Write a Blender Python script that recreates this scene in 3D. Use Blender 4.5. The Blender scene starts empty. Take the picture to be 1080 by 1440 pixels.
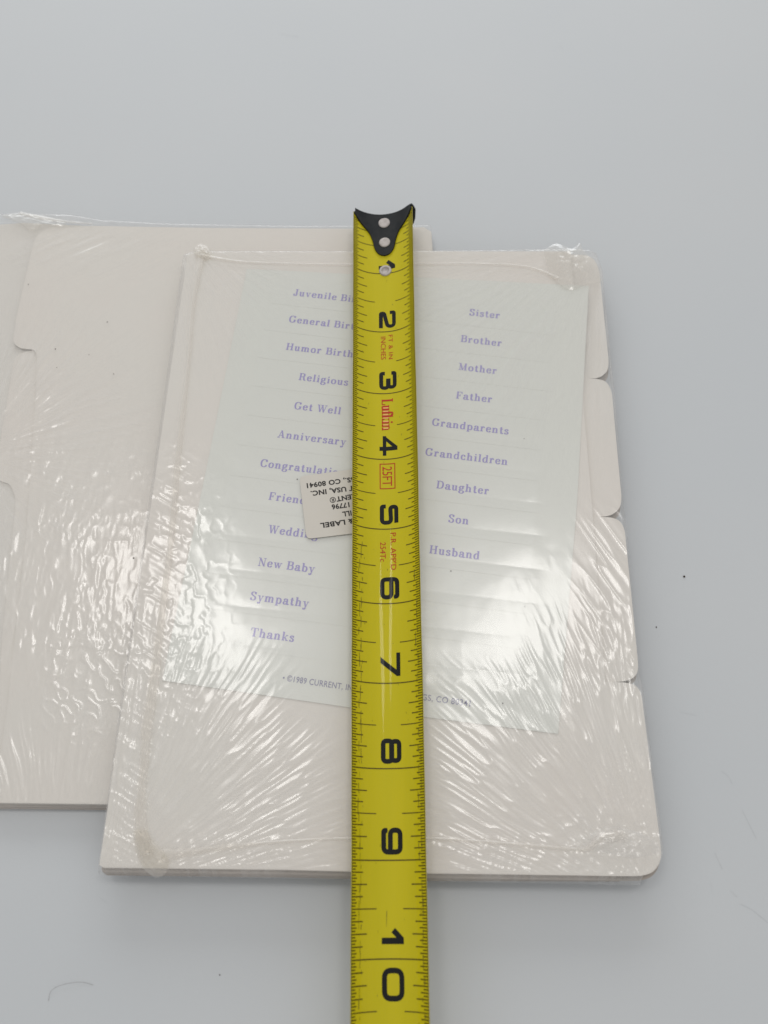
import bpy, bmesh, math, random
import numpy as np
from mathutils import Vector, Matrix
from mathutils.geometry import delaunay_2d_cdt

random.seed(7)
IN = 0.0254
SC = bpy.context.scene
COL = SC.collection

# ------------------------------------------------------------------ camera
FPX = 1287.1                       # focal length in photo pixels (photo 1080 x 1440)
TH = math.radians(22.38)
ZB = 0.0118                        # underside line of the steel blade
CZ = ZB + 11.024 * IN
cam_d = bpy.data.cameras.new('camera')
cam = bpy.data.objects.new('camera', cam_d)
COL.objects.link(cam)
cam.location = (0, 0, CZ)
cam.rotation_euler = (TH, 0, 0)
cam_d.sensor_fit = 'HORIZONTAL'
cam_d.sensor_width = 36.0
cam_d.lens = 36.0 * FPX / 1080.0
cam_d.clip_start = 0.01
cam_d.clip_end = 50
cam_d.dof.use_dof = True
cam_d.dof.focus_distance = 0.305
cam_d.dof.aperture_fstop = 17.0
SC.camera = cam

# ------------------------------------------------------------------ light
SC.view_settings.view_transform = 'Standard'
SC.view_settings.look = 'None'
SC.view_settings.exposure = 0.12
SC.view_settings.gamma = 1.0
world = bpy.data.worlds.new('World')
SC.world = world
world.use_nodes = True
bg = world.node_tree.nodes['Background']
bg.inputs[0].default_value = (0.995, 1.0, 1.0, 1)
bg.inputs[1].default_value = 0.54


def area(name, loc, target, sx, sy, power, color):
    d = bpy.data.lights.new(name, 'AREA')
    d.shape = 'RECTANGLE'
    d.size, d.size_y, d.energy, d.color = sx, sy, power, color
    o = bpy.data.objects.new(name, d)
    COL.objects.link(o)
    o.location = loc
    v = Vector(target) - Vector(loc)
    o.rotation_euler = v.to_track_quat('-Z', 'Y').to_euler()
    return o


# two ceiling tubes either side of the camera, a weak window beyond the table
area('ceiling_lamp', (-0.36, 0.47, 1.35), (0.0, 0.08, 0), 0.12, 0.34, 1.45, (1.0, 0.975, 0.94))
area('ceiling_lamp', (0.25, 0.42, 1.35), (0.0, 0.08, 0), 0.17, 0.30, 1.55, (1.0, 0.975, 0.94))
area('window_light', (-0.1, 1.55, 0.62), (0, 0.15, 0), 1.4, 0.45, 7.5, (0.95, 0.985, 1.0))


# ------------------------------------------------------------------ helpers
CT, ST = math.cos(TH), math.sin(TH)


def at(px, py, z):
    """photo pixel -> point on the horizontal plane at height z"""
    x, y = (px - 540) / FPX, -(py - 720) / FPX
    dx, dy, dz = x, y * CT + ST, y * ST - CT
    k = (z - CZ) / dz
    return Vector((dx * k, dy * k, z))


def at_np(px, py, z):
    x, y = (px - 540) / FPX, -(py - 720) / FPX
    dy, dz = y * CT + ST, y * ST - CT
    k = (z - CZ) / dz
    return x * k, dy * k


def mat(name, color, rough=0.5, spec=0.5, metal=0.0, coat=0.0, coat_rough=0.05):
    m = bpy.data.materials.new(name)
    m.use_nodes = True
    b = m.node_tree.nodes['Principled BSDF']
    b.inputs['Base Color'].default_value = (*color, 1)
    b.inputs['Roughness'].default_value = rough
    b.inputs['Specular IOR Level'].default_value = spec
    b.inputs['Metallic'].default_value = metal
    b.inputs['Coat Weight'].default_value = coat
    b.inputs['Coat Roughness'].default_value = coat_rough
    return m


def vary(m, color, color2, scale=30.0, detail=4.0, bump=0.0, bscale=400.0, dist=0.0002, streak=None):
    """blend between two colours of the real surface, and a fine relief"""
    nt = m.node_tree
    b = nt.nodes['Principled BSDF']
    tc = nt.nodes.new('ShaderNodeTexCoord')
    src = tc.outputs['Object']
    if streak:
        mp = nt.nodes.new('ShaderNodeMapping')
        mp.inputs['Scale'].default_value = streak
        nt.links.new(src, mp.inputs['Vector'])
        src = mp.outputs['Vector']
    n = nt.nodes.new('ShaderNodeTexNoise')
    n.inputs['Scale'].default_value = scale
    n.inputs['Detail'].default_value = detail
    r = nt.nodes.new('ShaderNodeValToRGB')
    r.color_ramp.elements[0].position = 0.35
    r.color_ramp.elements[1].position = 0.65
    r.color_ramp.elements[0].color = (*color, 1)
    r.color_ramp.elements[1].color = (*color2, 1)
    nt.links.new(src, n.inputs['Vector'])
    nt.links.new(n.outputs['Fac'], r.inputs['Fac'])
    nt.links.new(r.outputs['Color'], b.inputs['Base Color'])
    if bump:
        n2 = nt.nodes.new('ShaderNodeTexNoise')
        n2.inputs['Scale'].default_value = bscale
        n2.inputs['Detail'].default_value = 3
        bp = nt.nodes.new('ShaderNodeBump')
        bp.inputs['Strength'].default_value = bump
        bp.inputs['Distance'].default_value = dist
        nt.links.new(tc.outputs['Object'], n2.inputs['Vector'])
        nt.links.new(n2.outputs['Fac'], bp.inputs['Height'])
        nt.links.new(bp.outputs['Normal'], b.inputs['Normal'])
    return m


M = {}
M['table'] = vary(mat('table_paint', (.6, .63, .66), .55, .35), (.540, .556, .570), (.553, .565, .575), 9, 3, .12, 900, .00015)
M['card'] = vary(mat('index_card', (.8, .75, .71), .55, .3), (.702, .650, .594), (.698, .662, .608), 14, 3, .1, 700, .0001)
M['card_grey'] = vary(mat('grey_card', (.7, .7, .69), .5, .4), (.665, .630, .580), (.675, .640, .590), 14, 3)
M['card_shaded'] = vary(mat('shaded_card', (.5, .45, .4), .7, .2), (.40, .355, .315), (.46, .41, .37), 60, 4, .2, 900, .0002)  # shade on the stack's front edge, painted as a darker card colour
M['sheet'] = vary(mat('label_paper', (.72, .75, .73), .35, .5), (.660, .662, .608), (.668, .662, .610), 12, 3, .08, 60, .0004)
M['label'] = vary(mat('gloss_label', (.72, .75, .73), .30, .5), (.664, .666, .614), (.668, .664, .614), 12, 3, .10, 45, .0004)
M['violet'] = mat('violet_ink', (.300, .265, .520), .5, .3)
M['grey_ink'] = mat('grey_violet_ink', (.23, .22, .34), .4, .3)
M['sticker'] = vary(mat('sticker_paper', (.7, .64, .6), .6, .3), (.615, .575, .515), (.64, .60, .54), 40, 3)
M['black_ink'] = mat('black_ink', (.025, .022, .02), .5, .3)
M['yellow'] = vary(mat('yellow_lacquer', (.58, .50, .03), .55, .15, coat=.22, coat_rough=.05), (.530, .455, .007), (.555, .470, .009), 25, 5, .12, 900, .00006, (9, 1, 9))
M['back_steel'] = mat('blade_back', (.45, .38, .06), .4, .4)
M['digit'] = mat('black_print', (.008, .009, .009), .5, .15, coat=.10)
M['tick'] = mat('brown_print', (.085, .065, .006), .5, .25, coat=.10)
M['red'] = mat('red_print', (.46, .030, .008), .5, .25, coat=.10)
M['orange'] = mat('orange_print', (.80, .42, .14), .5, .25, coat=.10)
M['hook'] = vary(mat('black_enamel', (.01, .011, .012), .38, .22), (.008, .010, .012), (.016, .017, .018), 300, 3, .2, 900, .0001)
M['rivet'] = vary(mat('rivet_steel', (.6, .56, .52), .55, .3, metal=.35), (.50, .46, .44), (.40, .36, .34), 500, 3, .3, 700, .0002)
M['dirt'] = mat('dark_speck', (.07, .055, .045), .8, .2)
M['hairm'] = mat('dark_hair', (.24, .22, .21), .5, .3)
M['scuff'] = mat('scuffed_print', (.14, .11, .02), .6, .3)


def film_mat(name, haze=.05, rough=.10, k=2.0, tint=(.97, .965, .955), soft=.30):
    m = bpy.data.materials.new(name)
    m.use_nodes = True
    nt = m.node_tree
    nt.nodes.clear()
    out = nt.nodes.new('ShaderNodeOutputMaterial')
    tr = nt.nodes.new('ShaderNodeBsdfTransparent')
    tr.inputs[0].default_value = (*tint, 1)
    gl = nt.nodes.new('ShaderNodeBsdfGlossy')
    gl.inputs['Color'].default_value = (1, 1, 1, 1)
    gl.inputs['Roughness'].default_value = rough
    df = nt.nodes.new('ShaderNodeBsdfDiffuse')
    df.inputs[0].default_value = (.86, .84, .815, 1)
    fr = nt.nodes.new('ShaderNodeFresnel')
    fr.inputs[0].default_value = 1.5
    mu = nt.nodes.new('ShaderNodeMath')
    mu.operation = 'MULTIPLY'
    mu.inputs[1].default_value = k
    mu.use_clamp = True
    mx = nt.nodes.new('ShaderNodeMixShader')
    mh = nt.nodes.new('ShaderNodeMixShader')
    mh.inputs[0].default_value = haze
    L = nt.links.new
    # sheen streaks painted into the film colour: milky along the pleats
    at_ = nt.nodes.new('ShaderNodeAttribute')
    at_.attribute_name = 'streak'
    ma = nt.nodes.new('ShaderNodeMath')
    ma.operation = 'MULTIPLY_ADD'
    ma.inputs[1].default_value = .20
    ma.inputs[2].default_value = haze
    L(at_.outputs['Fac'], ma.inputs[0])
    L(ma.outputs[0], mh.inputs[0])
    mn = nt.nodes.new('ShaderNodeMath')
    mn.operation = 'MINIMUM'
    mn.inputs[1].default_value = .13
    g2 = nt.nodes.new('ShaderNodeBsdfGlossy')
    g2.inputs['Roughness'].default_value = soft
    gm_ = nt.nodes.new('ShaderNodeMixShader')
    gm_.inputs[0].default_value = .50
    L(gl.outputs[0], gm_.inputs[1])
    L(g2.outputs[0], gm_.inputs[2])
    L(tr.outputs[0], mh.inputs[1])
    L(df.outputs[0], mh.inputs[2])
    L(fr.outputs[0], mu.inputs[0])
    L(mu.outputs[0], mn.inputs[0])
    L(mn.outputs[0], mx.inputs[0])
    L(mh.outputs[0], mx.inputs[1])
    L(gm_.outputs[0], mx.inputs[2])
    L(mx.outputs[0], out.inputs['Surface'])
    return m


M['film'] = film_mat('shrink_film', .07, .13, 1.65, (1, 1, 1))
M['seam'] = film_mat('film_seam', .25, .30, .7, (.95, .93, .90), .5)
M['crumple'] = film_mat('film_crumple', .10, .12, 1.9, (.96, .95, .93), .4)
M['knot'] = film_mat('film_knot', .18, .25, .7, (.93, .91, .87), .5)


def link(name, me, m, parent=None):
    o = bpy.data.objects.new(name, me)
    COL.objects.link(o)
    if m is not None and not me.materials:
        me.materials.append(m)
    if parent is not None:
        o.parent = parent
        o.matrix_parent_inverse = parent.matrix_world.inverted()
    return o


def empty(name, label, cat, loc=(0, 0, 0), group=None):
    o = bpy.data.objects.new(name, None)
    COL.objects.link(o)
    o.location = loc
    o.empty_display_size = .01
    o['label'], o['category'] = label, cat
    if group:
        o['group'] = group
    bpy.context.view_layer.update()
    return o


def mesh(name, verts, faces, smooth=False):
    me = bpy.data.meshes.new(name)
    me.from_pydata([tuple(v) for v in verts], [], faces)
    if smooth:
        me.polygons.foreach_set('use_smooth', [True] * len(me.polygons))
    me.update()
    return me


def prism(name, pts, z0, z1, m, parent, bevel=0.0):
    """closed outline (list of xy) extruded from z0 to z1"""
    a = sum(pts[i][0] * pts[(i + 1) % len(pts)][1] - pts[(i + 1) % len(pts)][0] * pts[i][1] for i in range(len(pts)))
    if a < 0:
        pts = pts[::-1]
    n = len(pts)
    vs = [(p[0], p[1], z0) for p in pts] + [(p[0], p[1], z1) for p in pts]
    fs = [tuple(range(n, 2 * n)), tuple(reversed(range(n)))]
    fs += [(i, (i + 1) % n, n + (i + 1) % n, n + i) for i in range(n)]
    return link(name, mesh(name, vs, fs), m, parent)


# ------------------------------------------------------------------ lettering
def catmull(pts, n=6):
    if len(pts) < 3:
        return list(pts)
    P = [pts[0]] + list(pts) + [pts[-1]]
    out = []
    for i in range(1, len(P) - 2):
        p0, p1, p2, p3 = P[i - 1], P[i], P[i + 1], P[i + 2]
        for k in range(n):
            t = k / n
            out.append(tuple(.5 * (2 * p1[j] + (p2[j] - p0[j]) * t + (2 * p0[j] - 5 * p1[j] + 4 * p2[j] - p3[j]) * t * t + (3 * p1[j] - p0[j] - 3 * p2[j] + p3[j]) * t ** 3) for j in (0, 1)))
    out.append(tuple(P[-2]))
    return out


def rounded(pts, r, n=5, closed=False):
    out = []
    N = len(pts)
    for i, p in enumerate(pts):
        if not closed and i in (0, N - 1):
            out.append(tuple(p))
            continue
        a, b = Vector(pts[i - 1]), Vector(pts[(i + 1) % N])
        p = Vector(p)
        ra = min(r, (a - p).length * .49, (b - p).length * .49)
        q0, q1 = p + (a - p).normalized() * ra, p + (b - p).normalized() * ra
        for k in range(n + 1):
            t = k / n
            out.append(tuple(q0 * (1 - t) ** 2 + p * 2 * t * (1 - t) + q1 * t * t))
    if closed:
        out.append(out[0])
    return out


def stroke_polys(pts, wf, caps=False):
    """list of convex polygons covering a pen stroke; wf(tangent) -> width"""
    polys = []
    n = len(pts)
    tans = []
    for i in range(n):
        a, b = pts[max(i - 1, 0)], pts[min(i + 1, n - 1)]
        d = math.hypot(b[0] - a[0], b[1] - a[1]) or 1
        tans.append(((b[0] - a[0]) / d, (b[1] - a[1]) / d))
    if n > 2 and math.hypot(pts[0][0] - pts[-1][0], pts[0][1] - pts[-1][1]) < 1e-6:
        d0 = (pts[1][0] - pts[-2][0], pts[1][1] - pts[-2][1])
        d = math.hypot(*d0)
        tans[0] = tans[-1] = (d0[0] / d, d0[1] / d)
    ed = []
    for p, t in zip(pts, tans):
        w = wf(t) / 2
        ed.append(((p[0] - t[1] * w, p[1] + t[0] * w), (p[0] + t[1] * w, p[1] - t[0] * w)))
    for i in range(n - 1):
        q = [ed[i][0], ed[i][1], ed[i + 1][1], ed[i + 1][0]]
        ar = sum(q[k][0] * q[(k + 1) % 4][1] - q[(k + 1) % 4][0] * q[k][1] for k in range(4))
        if abs(ar) > 1e-7:
            polys.append(q if ar > 0 else q[::-1])
    return polys


def disc(x, y, r, n=10):
    return [(x + r * math.cos(2 * math.pi * k / n), y + r * math.sin(2 * math.pi * k / n)) for k in range(n)]


def union(polys):
    co, fc = [], []
    for p in polys:
        for k in range(1, len(p) - 1):
            tri = [p[0], p[k], p[k + 1]]
            ar = (tri[1][0] - tri[0][0]) * (tri[2][1] - tri[0][1]) - (tri[2][0] - tri[0][0]) * (tri[1][1] - tri[0][1])
            if abs(ar) < 1e-5:
                continue
            if ar < 0:
                tri = tri[::-1]
            fc.append(list(range(len(co), len(co) + 3)))
            co += [Vector(q) for q in tri]
    v, e, f, ov, oe, of = delaunay_2d_cdt(co, [], fc, 0, 1e-5)
    T = np.array([[[co[i].x, co[i].y] for i in t] for t in fc])
    a, b, c = T[:, 0], T[:, 1], T[:, 2]
    keep = []
    for t in f:
        p = np.array([sum(v[i].x for i in t) / len(t), sum(v[i].y for i in t) / len(t)])
        s1 = (b[:, 0] - a[:, 0]) * (p[1] - a[:, 1]) - (b[:, 1] - a[:, 1]) * (p[0] - a[:, 0])
        s2 = (c[:, 0] - b[:, 0]) * (p[1] - b[:, 1]) - (c[:, 1] - b[:, 1]) * (p[0] - b[:, 0])
        s3 = (a[:, 0] - c[:, 0]) * (p[1] - c[:, 1]) - (a[:, 1] - c[:, 1]) * (p[0] - c[:, 0])
        if ((s1 >= -1e-7) & (s2 >= -1e-7) & (s3 >= -1e-7)).any():
            keep.append(tuple(t))
    return [(q.x, q.y) for q in v], keep


TK, TN = .205, .080


def serif_w(t):
    return TN + (TK - TN) * abs(t[1]) ** 1.3


# strokes: ('L', pts) pen line, ('C', pts) pen curve, ('T', pts) hairline, ('B', x, y, r) ball, ('S', x, y, w) serif
X = .66
STEM = lambda x, y0, y1: ('V', x, y0, y1)
GL = {
    'J': (.62, [STEM(.40, .18, 1), ('C', [(.40, .22), (.36, .04), (.20, 0), (.08, .08), (.09, .2)]), ('B', .11, .2, .085), ('S', .40, 1, .40)]),
    'B': (.84, [STEM(.22, 0, 1), ('T', [(.1, .965), (.5, .965)]), ('T', [(.2, .53), (.52, .53)]), ('T', [(.1, .035), (.52, .035)]), ('C', [(.48, .965), (.64, .92), (.68, .75), (.62, .58), (.48, .53)]), ('C', [(.50, .53), (.68, .47), (.73, .28), (.67, .09), (.50, .035)]), ('S', .14, 1, .2), ('S', .14, 0, .2)]),
    'G': (.92, [('C', [(.72, .72), (.62, .92), (.44, .98), (.22, .90), (.11, .68), (.10, .40), (.20, .12), (.42, .02), (.60, .08), (.70, .22)]), STEM(.72, .06, .42), STEM(.745, .74, .98), ('S', .72, .44, .34)]),
    'H': (.98, [STEM(.22, 0, 1), STEM(.76, 0, 1), ('T', [(.2, .52), (.78, .52)]), ('S', .22, 1, .36), ('S', .22, 0, .36), ('S', .76, 1, .36), ('S', .76, 0, .36)]),
    'R': (.92, [STEM(.22, 0, 1), ('T', [(.1, .965), (.5, .965)]), ('T', [(.2, .5), (.5, .5)]), ('C', [(.48, .965), (.65, .9), (.69, .73), (.63, .56), (.48, .5)]), ('C', [(.46, .5), (.62, .42), (.68, .18), (.76, .03), (.88, .07)]), ('S', .22, 0, .36), ('S', .14, 1, .2)]),
    'W': (1.25, [('P', [(.18, 1), (.42, 0)], .17), ('P', [(.64, 1), (.42, 0)], .075), ('P', [(.62, 1), (.86, 0)], .17), ('P', [(1.10, 1), (.86, 0)], .075), ('S', .17, 1, .34), ('S', .62, 1, .34), ('S', 1.10, 1, .28)]),
    'A': (.92, [('P', [(.44, 1), (.16, 0)], .075), ('P', [(.44, 1), (.74, 0)], .18), ('T', [(.24, .32), (.62, .32)]), ('S', .15, 0, .30), ('S', .74, 0, .36)]),
    'C': (.86, [('C', [(.72, .70), (.62, .92), (.44, .98), (.22, .90), (.11, .68), (.10, .40), (.20, .12), (.42, .02), (.62, .09), (.74, .28)]), STEM(.745, .70, .98)]),
    'F': (.80, [STEM(.22, 0, 1), ('T', [(.1, .965), (.7, .965)]), ('T', [(.2, .5), (.52, .5)]), ('P', [(.70, 1), (.72, .70)], .09), ('P', [(.52, .64), (.52, .36)], .08), ('S', .22, 0, .38)]),
    'N': (.96, [('P', [(.20, 0), (.20, 1)], .075), ('P', [(.18, 1), (.76, .0)], .18), ('P', [(.76, 0), (.76, 1)], .075), ('S', .20, 0, .3), ('S', .15, 1, .3), ('S', .76, 1, .3)]),
    'S': (.74, [('C', [(.58, .74), (.50, .93), (.34, .98), (.17, .90), (.14, .72), (.30, .56), (.52, .44), (.60, .26), (.52, .08), (.34, .02), (.17, .09), (.11, .28)]), STEM(.595, .72, .98), STEM(.105, .02, .28)]),
    'T': (.84, [STEM(.41, 0, 1), ('T', [(.06, .965), (.76, .965)]), ('P', [(.06, 1), (.04, .70)], .09), ('P', [(.76, 1), (.78, .70)], .09), ('S', .41, 0, .38)]),
    'M': (1.12, [('P', [(.20, 0), (.20, 1)], .075), ('P', [(.20, 1), (.54, .02)], .18), ('P', [(.54, .02), (.88, 1)], .075), STEM(.88, 0, 1), ('S', .20, 0, .3), ('S', .15, 1, .3), ('S', .90, 1, .3), ('S', .88, 0, .36)]),
    'D': (.94, [STEM(.22, 0, 1), ('T', [(.1, .965), (.45, .965)]), ('T', [(.1, .035), (.45, .035)]), ('C', [(.42, .965), (.64, .90), (.78, .68), (.78, .32), (.64, .10), (.42, .035)]), ('S', .14, 1, .2), ('S', .14, 0, .2)]),
    'L': (.78, [STEM(.22, 0, 1), ('T', [(.1, .035), (.68, .035)]), ('P', [(.68, 0), (.70, .32)], .09), ('S', .22, 1, .38)]),
    'u': (.74, [STEM(.19, .16, X), ('C', [(.19, .2), (.24, .05), (.36, .03), (.48, .09), (.54, .2)]), STEM(.54, 0, X), ('S', .13, X, .22), ('S', .48, X, .22), ('S', .60, 0, .2)]),
    'v': (.70, [('P', [(.16, X), (.36, 0)], .165), ('P', [(.56, X), (.36, 0)], .075), ('S', .16, X, .30), ('S', .56, X, .24)]),
    'w': (.98, [('P', [(.15, X), (.34, 0)], .16), ('P', [(.50, X), (.34, 0)], .075), ('P', [(.50, X), (.68, 0)], .16), ('P', [(.86, X), (.68, 0)], .075), ('S', .15, X, .28), ('S', .50, X, .28), ('S', .86, X, .22)]),
    'e': (.64, [('T', [(.12, .36), (.54, .36)]), ('C', [(.53, .36), (.50, .56), (.34, .64), (.17, .54), (.12, .33), (.18, .10), (.35, .02), (.48, .08), (.56, .18)])]),
    'n': (.78, [STEM(.19, 0, X), ('C', [(.20, .44), (.27, .60), (.42, .64), (.54, .56), (.57, .42)]), STEM(.57, 0, .44), ('S', .13, X, .2), ('S', .19, 0, .32), ('S', .57, 0, .32)]),
    'm': (1.14, [STEM(.19, 0, X), ('C', [(.20, .44), (.27, .60), (.40, .64), (.51, .56), (.55, .42)]), STEM(.55, 0, .44), ('C', [(.56, .44), (.63, .60), (.76, .64), (.87, .56), (.91, .42)]), STEM(.91, 0, .44), ('S', .13, X, .2), ('S', .19, 0, .30), ('S', .55, 0, .28), ('S', .91, 0, .30)]),
    'h': (.78, [STEM(.19, 0, 1), ('C', [(.20, .44), (.27, .60), (.42, .64), (.54, .56), (.57, .42)]), STEM(.57, 0, .44), ('S', .13, 1, .2), ('S', .19, 0, .32), ('S', .57, 0, .32)]),
    'k': (.76, [STEM(.19, 0, 1), ('P', [(.24, .26), (.58, .62)], .075), ('P', [(.34, .40), (.62, 0)], .165), ('S', .13, 1, .2), ('S', .19, 0, .32), ('S', .60, 0, .28), ('S', .56, X, .26)]),
    'i': (.40, [STEM(.20, 0, X), ('B', .19, .88, .10), ('S', .14, X, .2), ('S', .20, 0, .32)]),
    'l': (.40, [STEM(.20, 0, 1), ('S', .14, 1, .2), ('S', .20, 0, .32)]),
    'r': (.60, [STEM(.19, 0, X), ('C', [(.20, .40), (.28, .58), (.38, .65), (.47, .60)]), ('B', .475, .56, .09), ('S', .13, X, .2), ('S', .19, 0, .34)]),
    't': (.50, [('C', [(.23, .88), (.23, .60), (.23, .20), (.28, .03), (.38, .03), (.44, .12)]), STEM(.23, .14, .84), ('S', .24, X, .38)]),
    'd': (.74, [STEM(.54, 0, 1), ('C', [(.54, .52), (.42, .64), (.26, .61), (.14, .46), (.12, .28), (.18, .08), (.32, .01), (.46, .07), (.54, .18)]), ('S', .48, 1, .2), ('S', .60, 0, .2)]),
    'b': (.74, [STEM(.19, 0, 1), ('C', [(.19, .50), (.31, .64), (.47, .61), (.59, .46), (.61, .28), (.55, .08), (.41, .01), (.27, .07), (.19, .18)]), ('S', .13, 1, .2)]),
    'p': (.74, [STEM(.19, -.26, X), ('C', [(.19, .50), (.31, .64), (.47, .61), (.59, .46), (.61, .28), (.55, .08), (.41, .01), (.27, .07), (.19, .18)]), ('S', .13, X, .2), ('S', .20, -.26, .34)]),
    'a': (.68, [('C', [(.14, .48), (.22, .62), (.38, .64), (.48, .54), (.49, .38)]), STEM(.49, .10, .44), ('C', [(.49, .38), (.30, .34), (.14, .26), (.12, .12), (.22, .02), (.38, .06), (.49, .18)]), ('C', [(.49, .12), (.54, .02), (.62, .03), (.66, .10)]), ('B', .16, .48, .08)]),
    'y': (.70, [('P', [(.16, X), (.38, 0)], .16), ('P', [(.58, X), (.34, -.10)], .075), ('C', [(.34, -.08), (.28, -.22), (.18, -.27), (.10, -.20)]), ('B', .12, -.18, .08), ('S', .16, X, .30), ('S', .58, X, .24)]),
    'o': (.68, [('CC', [(.34, .645), (.16, .54), (.11, .33), (.16, .12), (.34, .015), (.52, .12), (.57, .33), (.52, .54)])]),
    'g': (.68, [('CC', [(.31, .645), (.17, .57), (.13, .45), (.17, .33), (.31, .25), (.45, .33), (.49, .45), (.45, .57)]), ('C', [(.42, .58), (.50, .66), (.58, .66)]), ('B', .60, .64, .06), ('C', [(.22, .28), (.13, .18), (.20, .10), (.42, .08), (.57, .01), (.58, -.12), (.44, -.25), (.22, -.25), (.10, -.14), (.14, -.02), (.24, .06)])]),
    's': (.56, [('C', [(.43, .50), (.36, .62), (.25, .64), (.14, .57), (.13, .47), (.24, .38), (.38, .30), (.45, .19), (.40, .06), (.26, .01), (.15, .05), (.10, .18)]), STEM(.44, .46, X), STEM(.10, 0, .18)]),
    'c': (.62, [('C', [(.50, .46), (.44, .60), (.30, .64), (.16, .54), (.12, .33), (.18, .10), (.34, .02), (.47, .07), (.55, .18)]), ('B', .49, .48, .085)]),
    'f': (.46, [STEM(.20, 0, .80), ('C', [(.20, .76), (.24, .94), (.36, .99), (.46, .93)]), ('B', .46, .88, .08), ('S', .22, X, .38), ('S', .22, 0, .36)]),
}
CACHE = {}


def serif_glyph(ch):
    if ch in CACHE:
        return CACHE[ch]
    adv, st = GL[ch]
    polys = []
    for s in st:
        if s[0] == 'V':
            w = TK / 2 * (.62 if s[3] - s[2] < .3 else 1)
            polys.append([(s[1] - w, s[2]), (s[1] + w, s[2]), (s[1] + w, s[3]), (s[1] - w, s[3])])
        elif s[0] == 'S':
            polys.append([(s[1] - s[3] / 2, s[2] - (TN if s[2] > .3 else 0)), (s[1] + s[3] / 2, s[2] - (TN if s[2] > .3 else 0)), (s[1] + s[3] / 2, s[2] + (0 if s[2] > .3 else TN)), (s[1] - s[3] / 2, s[2] + (0 if s[2] > .3 else TN))])
        elif s[0] == 'T':
            polys += stroke_polys(s[1], lambda t: TN)
        elif s[0] == 'P':
            (x0, y0), (x1, y1) = s[1]
            w = s[2] / 2 * 1.06
            q = [(x0 - w, y0), (x0 + w, y0), (x1 + w, y1), (x1 - w, y1)]
            polys.append(q if y1 > y0 else q[::-1])
        elif s[0] == 'C':
            polys += stroke_polys(catmull(s[1]), serif_w)
        elif s[0] == 'CC':
            p = s[1]
            full = catmull([p[-1]] + p + [p[0], p[1]])
            full = full[6:-6]
            polys += stroke_polys(full, serif_w)
        elif s[0] == 'B':
            polys.append(disc(s[1], s[2], s[3]))
    CACHE[ch] = (adv, *union(polys))
    return CACHE[ch]


def serif_text(s, spacing=.03):
    """-> verts 2D (cap height 1, baseline 0), faces, width"""
    V, F, x = [], [], 0.0
    for ch in s:
        if ch == ' ':
            x += .42
            continue
        adv, v, f = serif_glyph(ch)
        b = len(V)
        V += [(p[0] + x, p[1]) for p in v]
        F += [tuple(i + b for i in t) for t in f]
        x += adv + spacing
    return V, F, x - spacing


def sans_text(s, bold=0.0, spacing=1.0):
    """Blender's built-in face, cap height scaled to 1"""
    cu = bpy.data.curves.new('tmp', 'FONT')
    cu.body = s
    cu.offset = bold
    cu.space_character = spacing
    cu.resolution_u = 3
    cu.fill_mode = 'FRONT'
    ob = bpy.data.objects.new('tmp', cu)
    COL.objects.link(ob)
    bpy.context.view_layer.update()
    dg = bpy.context.evaluated_depsgraph_get()
    me = bpy.data.meshes.new_from_object(ob.evaluated_get(dg))
    V = [(v.co.x, v.co.y) for v in me.vertices]
    F = [tuple(p.vertices) for p in me.polygons]
    bpy.data.objects.remove(ob)
    bpy.data.curves.remove(cu)
    bpy.data.meshes.remove(me)
    k = 1 / .73
    x0 = min(v[0] for v in V)
    V = [((v[0] - x0) * k, v[1] * k) for v in V]
    return V, F, max(v[0] for v in V)


D = .112          # half stroke of the ruler digits, cap height 1


def digit(ch):
    """squared, heavy ruler numerals; box 1.18 wide, 1 high"""
    l, r, b, t, m = D, 1.06, D, 1 - D, .5
    P = {
        '0': [('c', [(l, b), (1.22, b), (1.22, t), (l, t)], .30)],
        '1': [('f', [(.62, 0), (.88, 0), (.88, 1), (.62, 1)]), ('f', [(.62, 1), (.22, .60), (.40, .44), (.70, .74), (.70, 1)])],
        '2': [('o', [(l, .64), (l, t), (r, t), (r, .50), (l + .02, .30), (l + .02, b), (r + .10, b)], .20)],
        '3': [('o', [(l, .70), (l, t), (r - .04, t), (r - .04, .53), (.45, .53)], .20), ('o', [(.45, .50), (r, .50), (r, b), (l, b), (l, .32)], .20)],
        '4': [('f', [(.66, 0), (.90, 0), (.90, 1), (.66, 1)]), ('f', [(0, .18), (1.20, .18), (1.20, .37), (0, .37)]), ('f', [(0, .30), (.24, .30), (.80, .84), (.80, 1), (.68, 1)])],
        '5': [('o', [(r + .03, t), (l + .04, t), (l + .04, .56), (r - .02, .60), (r, b), (l, b), (l, .32)], .20)],
        '6': [('o', [(r, .72), (r, t), (l, t), (l, b), (r + .02, b), (r + .02, .58), (l + .04, .58)], .22)],
        '7': [('f', [(0, .80), (1.18, .80), (1.18, 1), (0, 1)]), ('f', [(.20, 0), (.50, 0), (1.18, .82), (1.18, .95), (.94, .90)])],
        '8': [('c', [(l + .03, m + .01), (r - .01, m + .01), (r - .01, t), (l + .03, t)], .17), ('c', [(l, b), (r + .02, b), (r + .02, m + .03), (l, m + .03)], .17)],
        '9': [('o', [(l, .28), (l, b), (r, b), (r, t), (l - .01, t), (l - .01, .42), (r - .04, .42)], .22)],
    }[ch]
    polys = []
    for p in P:
        if p[0] == 'f':
            q = p[1]
            polys.append(q)
        else:
            pts = rounded(p[1], p[2], 6, p[0] == 'c')
            polys += stroke_polys(pts, lambda tt: 2 * D)
            if p[0] == 'o':
                polys += [disc(x, y, D * .98, 12) for x, y in pts[1:-1:1]]
    v, f = union(polys)
    return v, f


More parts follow.
